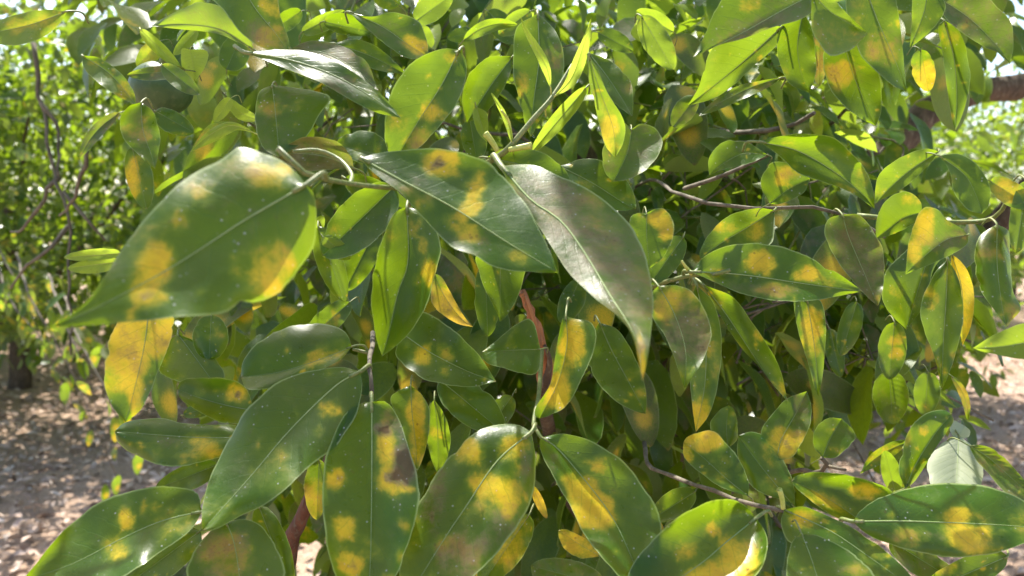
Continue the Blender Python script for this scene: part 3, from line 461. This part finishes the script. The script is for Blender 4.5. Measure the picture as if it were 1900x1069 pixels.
pxtube('twig', [(1270,350,.66),(1330,330,.6),(1400,300,.55),(1425,288,.51)], .002, .001, M_TWIG); pxtube('twig', [(1590,400,.56),(1700,410,.54),(1800,412,.53),(1850,400,.51),(1880,350,.5)], .002, .0014, M_STEM)
pxtube('twig', [(1525,850,.55),(1535,865,.56),(1515,878,.57),(1490,872,.6),(1450,880,.7)], .0016, .002, M_TWIG); pxtube('twig', [(1535,865,.56),(1570,872,.55)], .0014, .001, M_TWIG)
pxtube('twig', [(1300,240,.9),(1380,245,.8),(1470,232,.75),(1510,210,.7)], .003, .002, M_TWIG, wob=.001)
for pts in ([(62,80,1.5),(80,210,1.5),(100,310,1.48),(125,400,1.45),(128,520,1.45),(132,660,1.45)], [(118,355,1.46),(150,390,1.45),(195,445,1.45)], [(126,420,1.45),(80,470,1.45),(20,535,1.5)], [(108,330,1.47),(60,400,1.5),(20,430,1.55)],
            [(160,280,1.3),(145,360,1.35),(110,400,1.4)], [(75,190,1.5),(105,240,1.5),(110,330,1.47)]):
    o = tube('dead_twig', [P(*p) for p in pts], .0045, .002, M_TWIG, tree, wob=.004, seed=len(pts) + int(pts[0][0]))
    o['label'] = 'bare grey twig hanging at the left'
# broken red brown branch: a split, tapered, slightly twisted stub
bb = pxtube('broken_branch', [(968,542,.60),(985,580,.605),(1000,625,.61),(1010,670,.62),(1012,705,.635)], .0030, .0070, M_RED, sides=9, wob=.0008); bb['label'] = 'snapped reddish brown branch stub with a splintered end'
pxtube('branch', [(1012,700,.634),(1010,745,.70),(1030,840,.85),(1080,950,1.05),(1180,1010,1.3)], .0062, .013, M_BARK, sides=9, wob=.0008)
pxtube('splinter', [(975,548,.597),(990,590,.597),(1003,640,.602)], .0008, .0028, M_RED); pxtube('splinter', [(1010,640,.606),(1020,668,.61),(1012,715,.63)], .0012, .004, M_BARK)
pxtube('branch', [(585,905,.62),(560,960,.63),(540,1010,.66),(530,1100,.72)], .0055, .0075, M_DARKRED, wob=.0006); pxtube('branch', [(620,820,.62),(595,890,.62),(583,910,.62)], .003, .005, M_DARKRED)
pxtube('branch', [(1225,640,1.25),(1232,720,1.25),(1238,800,1.3),(1225,950,1.45)], .026, .034, M_BARK, sides=10, wob=.001)
def fruit(cx, cy, d, rx, ry, mat, label):
    n, s = 18, 22; V = []; Q = []
    for i in range(n + 1):
        th = math.pi * i / n; rr = math.sin(th); z = math.cos(th) * (1 - .07 * math.exp(-(th / .3) ** 2))
        for k in range(s):
            a = 2 * math.pi * k / s; q = 1 + .015 * math.sin(3 * a + th * 2); V.append((rr * math.cos(a) * rx * q, rr * math.sin(a) * rx * q, z * ry))
    for i in range(n):
        for k in range(s): Q.append((i*s + k, (i+1)*s + k, (i+1)*s + (k+1) % s, i*s + (k+1) % s))
    o = link('fruit', mesh_np('fruit', V, Q), tree, P(cx, cy, d) - ROOT, mat); o['label'] = label; o.rotation_euler = (.3, .25, 0)
    V_, Q_ = tube_arrays([(0, 0, ry * .9), (0, 0, ry * 1.05), (.002, .004, ry * 1.35)], .0035, .0018, 8, 7); link('fruit_stalk', mesh_np('fruit_stalk', V_, Q_), o, (0, 0, 0), M_STEM)
fruit(300, 164, .62, .0245, .0215, M_FRUIT, 'dark green unripe fruit among leaves at upper left')
sl((392,584),(388,668),34,33,.55, m=.5, k=1., gy=.4, Y=[(395,615,24,18,.4),(405,690,20,20,.4)], dust=.12, rnd=.6)

# ------------------------------------------------------------------ trunk and boughs of the foreground tree
def wt(name, pts, r0, r1, mat, parent, **kw): return tube(name, [Vector(p) for p in pts], r0, r1, mat, parent, **kw)
wt('trunk', [(.42,1.75,-.05),(.41,1.74,.25),(.44,1.72,.55),(.40,1.70,.85)], .085, .062, M_BARK, tree, sides=14, wob=.004)
for i, (a, l, e, r) in enumerate(((1.5,1.4,1.0,.036),(2.6,1.3,.8,.034),(3.6,1.1,.6,.03),(4.5,.8,1.1,.03),(5.4,1.2,.75,.033))):
    d = Vector((math.cos(a) * math.cos(e), math.sin(a) * math.cos(e), math.sin(e))); s0 = Vector((.41, 1.70, .7 + .03 * i))
    wt('bough', [s0, s0 + d * l * .35 + Vector((0, 0, .05)), s0 + d * l * .7 + Vector((.04, 0, .12)), s0 + d * l * 1.05 + Vector((0, 0, .12))], r, r * .3, M_BARK, tree, sides=9, wob=.006, seed=i)
wt('bough', [(.41,1.7,.75),(.55,1.78,1.2),P(1600,330,1.7),P(1720,205,1.72),P(1830,168,1.78),P(1960,150,1.9),P(2200,120,2.1)], .042, .022, M_BARK, tree, sides=10, wob=.008)
wt('bough', [(.41,1.7,.75),(.2,1.7,1.5),(-.1,1.75,2.08),(-.3,1.78,2.12),(-.7,1.9,2.2)], .04, .02, M_BARK, tree, sides=10, wob=.008)
for i in range(110):
    px, py = random.uniform(480, 1700), random.uniform(180, 950); d = random.uniform(.85, 1.6); a = random.uniform(0, 6.28); L_ = random.uniform(.05, .17)
    if px > 1480 and py > 640 or px < 600 and py > 700: continue
    p0 = P(px, py, d); v = Vector((math.cos(a) * .8, math.sin(a) * .6, random.uniform(-.5, .7))); q = Vector([random.uniform(-.04, .04) for _ in range(3)])
    wt('twig', [p0 - v * L_, p0 + q, p0 + v * L_], random.uniform(.0012, .003), .0007, M_TWIG if i % 3 else M_STEM, tree, wob=.003, seed=i, sides=5)
for i in range(26):                                                  # thin pale dead twigs inside the right of the crown
    px, py = random.uniform(1400, 1720), random.uniform(540, 720); d = random.uniform(.8, 1.1); a = random.uniform(0, 3.14); L_ = random.uniform(.03, .1); p0 = P(px, py, d); v = Vector((math.cos(a), random.uniform(-.4, .4), math.sin(a)))
    wt('twig', [p0 - v * L_, p0 + Vector((0, .01, .008)), p0 + v * L_], .0016, .0006, M_TWIG, tree, sides=4, seed=i)

# ------------------------------------------------------------------ leaf templates and untraced foliage
def template(rows, half, m=.44, k=1.15, w=.21, fold=.22, droop=.22, seed=0):
    """blade of length 1 along +X, upper face +Z"""
    rg = np.random.default_rng(seed); us = np.linspace(0, 1, rows); ss = np.linspace(-1, 1, 2 * half + 1); V, uv = [], []
    p1 = rg.uniform(0, 6.28)
    for u in us:
        uu = min(max(u, .012), .995); f = (uu / m) ** (k * m) * ((1 - uu) / (1 - m)) ** (k * (1 - m)) * w
        for s in ss:
            V.append((u - .06 * u * u, s * f, abs(s) * f * fold - droop * u * u + .018 * math.sin(9 * u + p1 + s) * abs(s))); uv.append((u, (s + 1) / 2))
    nc = len(ss); Q = [(i*nc + j, (i+1)*nc + j, (i+1)*nc + j + 1, i*nc + j + 1) for i in range(rows - 1) for j in range(nc - 1)]
    return np.array(V), np.array(Q), np.array(uv)
def orient(n, droop=(-1.0, .25), rg=RNG, az=None):
    """random leaf frames: X along the blade, Z up face"""
    a = rg.uniform(0, 2 * math.pi, n) if az is None else az; e = rg.uniform(*droop, n); r = rg.normal(0, .55, n)
    X = np.stack([np.cos(a) * np.cos(e), np.sin(a) * np.cos(e), np.sin(e)], 1)
    up = np.array([0, 0, 1.]); Yv = np.cross(up, X); Yv /= np.linalg.norm(Yv, axis=1)[:, None] + 1e-9; Z = np.cross(X, Yv)
    Y2 = Yv * np.cos(r)[:, None] + Z * np.sin(r)[:, None]; Z2 = np.cross(X, Y2)
    return np.stack([X, Y2, Z2], 2)                              # columns
def leaf_cloud(name, pos, frames, size, T, parent, pig):
    V, Q, uv = T; n = len(pos); nv = len(V)
    W = np.einsum('nij,vj->nvi', frames, V) * size[:, None, None] + pos[:, None]
    QQ = (Q[None] + (np.arange(n) * nv)[:, None, None]).reshape(-1, 4); base = np.array(parent_world(parent))
    pv = np.repeat(pig, nv, 0); rg = np.random.default_rng(n); u0 = np.repeat(rg.uniform(0, 1, n), nv); v0 = np.repeat(rg.uniform(0, 1, n), nv); uu = np.tile(uv, (n, 1))
    pv[:, 0] *= np.exp(-((uu[:, 0] - u0) / .22) ** 2 - ((uu[:, 1] - v0) / .6) ** 2)
    me = mesh_np(name, W.reshape(-1, 3) - base, QQ, uu, pv)
    o = link(name, me, parent, (0, 0, 0), M_LEAF); o['kind'] = 'stuff'; return o
def pigment(n, ys=.3, young=.12, rg=RNG):
    y = np.where(rg.random(n) < ys, rg.uniform(.3, .75, n), 0); d = np.where(rg.random(n) < .3, rg.uniform(.1, .5, n), .05); yo = np.where(rg.random(n) < young, rg.uniform(.25, .8, n), rg.uniform(0, .04, n))
    return np.stack([y, d, yo, rg.random(n) * .45], 1)
def proto_meshes(T, k, patt):
    out = []
    for i in range(k):
        V, Q, uv = T; rg = np.random.default_rng(100 + i + int(patt * 100)); c = np.zeros((len(V), 4)); c[:, 1] = rg.choice([.03, .1, .4]); c[:, 2] = rg.choice([0, 0, 0, .12]); c[:, 3] = rg.random() * .4
        for b in range(rg.integers(0, 3)):
            u0, v0, rr = rg.uniform(.1, .9), rg.uniform(-.12, .12), rg.uniform(.06, .15); c[:, 0] = np.maximum(c[:, 0], np.exp(-(((V[:, 0] - u0) ** 2 + (V[:, 1] - v0) ** 2) / rr ** 2) ** 1.5 * .6))
        me = mesh_np('leaf', V, Q, uv, c); me.materials.append(M_LEAF); out.append(me)
    return out
T_FINE = template(13, 3); T_MID = template(6, 1); T_LOW = template(4, 1)
PROTO = proto_meshes(T_FINE, 14, .5); PROTO_LO = proto_meshes(T_MID, 8, .3)
def leaf_objects(pos, frames, size, parent, protos):
    base = parent_world(parent)
    for i in range(len(pos)):
        o = bpy.data.objects.new('leaf', protos[i % len(protos)]); scn.collection.objects.link(o); o.parent = parent
        R_ = Matrix(frames[i].tolist()).to_4x4(); o.matrix_local = Matrix.Translation(Vector(pos[i]) - base) @ R_ @ Matrix.Scale(float(size[i]), 4)
def proj(pos):
    r = pos - np.array(CAM); d = r @ np.array(FWD); return 950 + F * (r @ np.array(RT)) / d, 534.5 - F * (r @ np.array(UP)) / d, d
def clear(px, py):
    """parts of the view where the photograph looks past this tree"""
    c = (px < 225) & (py > 90) | (px < 430) & (py > 690) & (px < 640 - (py - 690) * .9) | (px > 1500) & (py > 610 + np.maximum(0, 1760 - px) * .62) | (px > 1815) & (py > 120)
    c |= (px < 470) & (py > 280) & (py < 700) & (px < 300); c |= (px > 530) & (px < 600) & (py > 960); c |= (px > 1690) & (py > 140) & (py < 290) & (px > 1700)
    return c
n = 11000; px, py = RNG.uniform(150, 1880, n), RNG.uniform(-60, 1120, n); d = .72 + RNG.random(n) ** .9 * 1.5
ok = ~clear(px, py); px, py, d = px[ok], py[ok], d[ok]
pos = np.array([tuple(P(a, b, c)) for a, b, c in zip(px, py, d)])
keep = RNG.random(len(pos)) < np.where(d < 1.05, .26, .5) * np.where(py > 430, 1.9, 1.15); pos, d = pos[keep], d[keep]
# clump leaves round twig points
seedp = pos[RNG.integers(0, len(pos), len(pos) // 6)]
fr = orient(len(pos), (-1.3, -.15), az=RNG.normal(-math.pi / 2, .95, len(pos))); size = RNG.uniform(.05, .098, len(pos))
srt = np.argsort(d); first = srt[: 300 - NHERO] if NHERO < 300 else srt[:0]; rest = srt[len(first):]
leaf_objects(pos[first], fr[first], size[first], tree, PROTO)
# unseen crown above the view, added for dappled shade and thinned to steer sun
n2 = 6400; c2 = np.stack([RNG.uniform(-1.5, 2.1, n2), RNG.uniform(.55, 2.9, n2), RNG.uniform(1.95, 3.2, n2)], 1)
qx, qy, qd = proj(c2); tt = np.array(P(1330, 110, 1.25)); rel = c2 - tt; along = rel @ np.array(SDIR); off_ = np.linalg.norm(rel - along[:, None] * np.array(SDIR), axis=1)
holes = np.zeros(len(c2), bool)  # gaps cut in the unseen crown so sun reaches chosen leaves
for hx, hy, hd, hr in ((1775,860,.51,.085), (50,50,.5,.09), (1080,430,.40,.05), (780,180,.47,.05), (1150,230,.46,.05), (1700,420,.51,.06), (1330,420,.52,.05)):
    rl = c2 - np.array(P(hx, hy, hd)); al = rl @ np.array(SDIR); holes |= np.linalg.norm(rl - al[:, None] * np.array(SDIR), axis=1) < hr
okc = ~holes & (qy < -70) & ~((off_ < .33) & (RNG.random(len(c2)) < .85)); zh = c2[:, 2] - (c2[:, 1] - .5) / SDIR[1] * SDIR[2]; okc &= RNG.random(len(c2)) < np.clip(1.0 - (zh - 1.30) / .16, .30, 1.0); c2 = c2[okc]  # crown thinned along sun rays: upper leaves lit, lower ones shaded
th = np.array(P(700, 880, .46)); rel = c2 - th
allp = np.vstack([pos[rest], c2]); allf = np.concatenate([fr[rest], orient(len(c2))]); alls = np.r_[size[rest], RNG.uniform(.07, .11, len(c2))]
leaf_cloud('inner_foliage', allp, allf, alls, T_MID, tree, pigment(len(allp), .25, .06))  # inner leaves joined with the unseen shade crown

def small_cloud(x0, x1, y0, y1, d0, d1, n, yo, sz):
    rg = np.random.default_rng(int(x0 + y0)); k = n // 9; cx, cy, cdp = rg.uniform(x0, x1, k), rg.uniform(y0, y1, k), rg.uniform(d0, d1, k)
    c = np.array([tuple(P(a, b, e)) for a, b, e in zip(cx, cy, cdp)]); i = np.repeat(np.arange(k), 9); pos = c[i] + rg.normal(0, .035, (len(i), 3)); pg = pigment(len(pos), .15, yo, rg)
    leaf_cloud('inner_foliage', pos, orient(len(pos), (-1.2, .35), rg, rg.normal(-math.pi / 2, 1.1, len(pos))), rg.uniform(*sz, len(pos)), T_MID, tree, pg)
    for j in range(0, k, 2):
        v = Vector(rg.normal(0, .05, 3)); wt('twig', [Vector(c[j]) - v, Vector(c[j]) + Vector((0, 0, .006)), Vector(c[j]) + v], .0016, .0007, M_STEM if j % 4 else M_TWIG, tree, sides=5, seed=j)
small_cloud(1120, 1500, -40, 240, .85, 1.5, 520, .6, (.035, .07)); small_cloud(1180, 1530, 190, 440, .8, 1.5, 420, .25, (.03, .065)); small_cloud(520, 1000, -40, 160, .85, 1.5, 380, .35, (.035, .07))
small_cloud(1400, 1740, 540, 760, .85, 1.5, 420, .05, (.03, .06)); small_cloud(620, 1250, 430, 800, .85, 1.5, 650, .03, (.04, .08))
# ------------------------------------------------------------------ ground
gm, gt, gout = nodes('orchard_soil'); g = G(gt); tc = g.n('ShaderNodeTexCoord'); p = tc.outputs['Object']
a1, a2, a3 = g.noise(p, .9, 4), g.noise(p, 9, 5, .7), g.noise(p, 70, 4, .7)
col = g.mix(g.step(a2, .3, .7), (.27, .17, .11), (.50, .355, .25)); col = g.mix(g.step(a1, .35, .65), col, (.43, .30, .22)); col = g.mix(g.step(a3, .52, .7), col, (.72, .56, .44)); col = g.mix(g.step(a3, .45, .3), col, (.13, .085, .06))
bp = g.n('ShaderNodeBump'); bp.inputs['Strength'].default_value = .8; bp.inputs['Distance'].default_value = .03; gt.links.new(g.math('ADD', a2, a3), bp.inputs['Height'])
pr = g.n('ShaderNodeBsdfPrincipled'); pr.inputs['Roughness'].default_value = .95; pr.inputs['Specular IOR Level'].default_value = .15; gt.links.new(col, pr.inputs['Base Color']); gt.links.new(bp.outputs[0], pr.inputs['Normal']); gt.links.new(pr.outputs[0], gout.inputs[0])
nx = 90; xs = np.sign(np.linspace(-1, 1, nx)) * np.abs(np.linspace(-1, 1, nx)) ** 2.6 * 150; ys = xs + 6
X_, Y_ = np.meshgrid(xs, ys); Z_ = (.035 * np.sin(X_ * 1.7 + 1) * np.cos(Y_ * 1.3) + .02 * np.sin(X_ * 4.1 + Y_ * 3.3)) * np.exp(-((X_ ** 2 + (Y_ - 6) ** 2) / 400))
V = np.stack([X_, Y_, Z_], -1).reshape(-1, 3); Q = [(i*nx + j, i*nx + j + 1, (i+1)*nx + j + 1, (i+1)*nx + j) for i in range(nx - 1) for j in range(nx - 1)]
gr = link('ground', mesh_np('ground', V, Q), None, (0, 0, 0), gm); gr['kind'] = 'structure'
def gz(x, y): return (.035 * np.sin(x * 1.7 + 1) * np.cos(y * 1.3) + .02 * np.sin(x * 4.1 + y * 3.3)) * np.exp(-((x ** 2 + (y - 6) ** 2) / 400))
# dead leaf litter
lm, lt, lout = nodes('leaf_litter'); g = G(lt); at = g.n('ShaderNodeAttribute', attribute_name='pig'); sp = g.n('ShaderNodeSeparateColor'); lt.links.new(at.outputs['Color'], sp.inputs[0])
c = g.mix(sp.outputs[0], (.22, .135, .085), (.62, .46, .36)); c = g.mix(sp.outputs[1], c, (.62, .52, .44)); pr = g.n('ShaderNodeBsdfPrincipled'); lt.links.new(c, pr.inputs['Base Color']); pr.inputs['Roughness'].default_value = .7; lt.links.new(pr.outputs[0], lout.inputs[0])
n = 26000; x = RNG.uniform(-4.5, 5.5, n); y = 1.6 + RNG.random(n) ** 1.4 * 9; ok = (np.abs(x) < .85 * y + .3); x, y = x[ok], y[ok]; n = len(x)
fr = orient(n, (-.35, .35)); siz = RNG.uniform(.025, .085, n); V0, Q0, uv0 = template(4, 1, fold=.6, droop=.25, w=.2)
W = np.einsum('nij,vj->nvi', fr, V0) * siz[:, None, None] + np.stack([x, y, gz(x, y) + RNG.uniform(.006, .03, n)], 1)[:, None]
pg = np.stack([RNG.random(n), np.where(RNG.random(n) < .2, RNG.random(n), 0), np.zeros(n), np.ones(n)], 1)
lit = link('leaf_litter', mesh_np('leaf_litter', W.reshape(-1, 3), (Q0[None] + (np.arange(n) * len(V0))[:, None, None]).reshape(-1, 4), None, np.repeat(pg, len(V0), 0)), None, (0, 0, 0), lm); lit['kind'] = 'stuff'
# dry grass stalks on the open ground at right
n = 2600; x = RNG.uniform(1.2, 6, n); y = RNG.uniform(3.2, 10, n); h = RNG.uniform(.04, .16, n); a = RNG.uniform(0, 6.28, n); b = RNG.normal(0, .07, (n, 2)); base = np.stack([x, y, gz(x, y)], 1); wv = np.stack([np.cos(a), np.sin(a), 0 * a], 1) * .0018
top = base + np.stack([b[:, 0], b[:, 1], h], 1); V = np.stack([base - wv, base + wv, top + wv * .3, top - wv * .3], 1).reshape(-1, 3)
dg = link('dry_grass', mesh_np('dry_grass', V, np.arange(4 * n).reshape(-1, 4), None, np.tile([.7, .3, 0, 1], (4 * n, 1))), None, (0, 0, 0), lm); dg['kind'] = 'stuff'

# ------------------------------------------------------------------ the other trees of the orchard
def orchard_tree(label, x, y, rx, h, z0, n, seed, young=.2, fine=True):
    rg = np.random.default_rng(seed); root = thing('citrus_tree', label, 'tree', (x, y, float(gz(np.array(x), np.array(y)))), 'orchard trees in the background')
    wt('trunk', [(x, y, -.05), (x + .03, y, .3), (x - .02, y + .02, .6), (x, y, h * .5)], .085, .05, M_BARK, root, sides=10, wob=.006, seed=seed)
    for i in range(6):
        a = i * 1.05 + rg.uniform(-.3, .3); e = rg.uniform(.4, 1.1); d = Vector((math.cos(a) * math.cos(e), math.sin(a) * math.cos(e), math.sin(e))); s0 = Vector((x, y, .55 + .08 * i)); l = rx * rg.uniform(.8, 1.05)
        wt('limb', [s0, s0 + d * l * .5 + Vector((0, 0, .08)), s0 + d * l], .035, .008, M_BARK, root, sides=7, wob=.01, seed=seed + i)
    k = n // 22; u = rg.normal(0, 1, (k, 3)); u /= np.linalg.norm(u, axis=1)[:, None]; rad = rg.uniform(.12, 1.04, k) ** .45 * (1 + .12 * np.sin(u[:, 0] * 5 + seed) * np.cos(u[:, 2] * 6)); u = np.sign(u) * np.abs(u) ** .75
    cz = (h + z0) / 2; cc = np.array([x, y, cz]) + u * rad[:, None] * np.array([rx, rx, (h - z0) / 2])
    i = np.repeat(np.arange(k), 22); pos = cc[i] + rg.normal(0, .13, (len(i), 3)) * np.array([1, 1, .8]); ok = pos[:, 2] > .08; pos = pos[ok]
    fr = orient(len(pos), (-1.2, .5), rg); sz = rg.uniform(.075, .135, len(pos)); pg = pigment(len(pos), .2, young, rg)
    px, py, d = proj(pos); vis = (px > -20) & (px < 1920) & (py > -20) & (py < 1090) & (d > .5); key = np.where(vis, d, 1e6); o_ = np.argsort(key); first = o_[:300]; first = first[key[first] < 1e6]; rest = np.setdiff1d(np.arange(len(pos)), first)
    leaf_objects(pos[first], fr[first], sz[first], root, PROTO_LO)
    leaf_cloud('crown', pos[rest], fr[rest], sz[rest], T_LOW, root, pg[rest])
    return root
LT = orchard_tree('sunlit citrus tree behind the bare twigs at far left', -4.15, 6.35, 2.5, 3.2, .45, 24000, 21, .12)
rg = np.random.default_rng(5)
for px0, py0, px1, py1, d0, nl in ((60, 560, 215, 880, 3.1, 20), (120, 600, 180, 760, 2.7, 14), (20, 560, 110, 690, 3.3, 14), (150, 640, 250, 850, 2.6, 14), (0, 470, 80, 640, 3.4, 18)):
    pts = [P(px0 - 30, py0 - 90, d0 + .5), P(px0, py0, d0 + .1), P((px0 + px1) / 2 + 8, (py0 + py1) / 2 - 8, d0), P(px1, py1, d0)]; wt('twig', pts, .006, .0015, M_TWIG, LT, wob=.004)
    cv = catmull([tuple(q) for q in pts], 40)[12:]; pos = cv[rg.integers(0, len(cv), nl)] + rg.normal(0, .035, (nl, 3)); leaf_objects(pos, orient(nl, (-1.4, -.5), rg), rg.uniform(.06, .1, nl), LT, PROTO)
orchard_tree('citrus tree glimpsed between the leaves left of centre', -1.1, 6.9, 2.0, 3.1, .2, 16000, 22, .2)
orchard_tree('citrus tree hidden mostly behind the centre leaves', 1.3, 5.2, 1.6, 3.0, .2, 6000, 23, .25)
orchard_tree('citrus tree at far right beyond the bare ground', 7.2, 10.2, 2.4, 3.5, .2, 12000, 24, .08)
orchard_tree('citrus tree with a low skirt right of centre', 2.55, 6.3, 1.15, 2.3, .05, 7500, 25, .2)
orchard_tree('distant citrus tree at the left edge', -9.0, 11.5, 2.2, 3.6, .1, 8000, 26, .08)
orchard_tree('distant citrus tree in the gap at right', 3.6, 12.0, 2.4, 3.5, .1, 9000, 27, .08)
orchard_tree('distant citrus tree at the back left', -3.4, 11.0, 2.4, 3.4, .1, 10000, 28, .08)
orchard_tree('distant citrus tree at the back right edge', 8.8, 13.5, 2.4, 3.6, .1, 8000, 29, .08)
orchard_tree('distant citrus tree behind the sunlit one at far left', -6.2, 9.2, 2.4, 3.4, .1, 12000, 30, .25)
print('HERO LEAVES', NHERO)
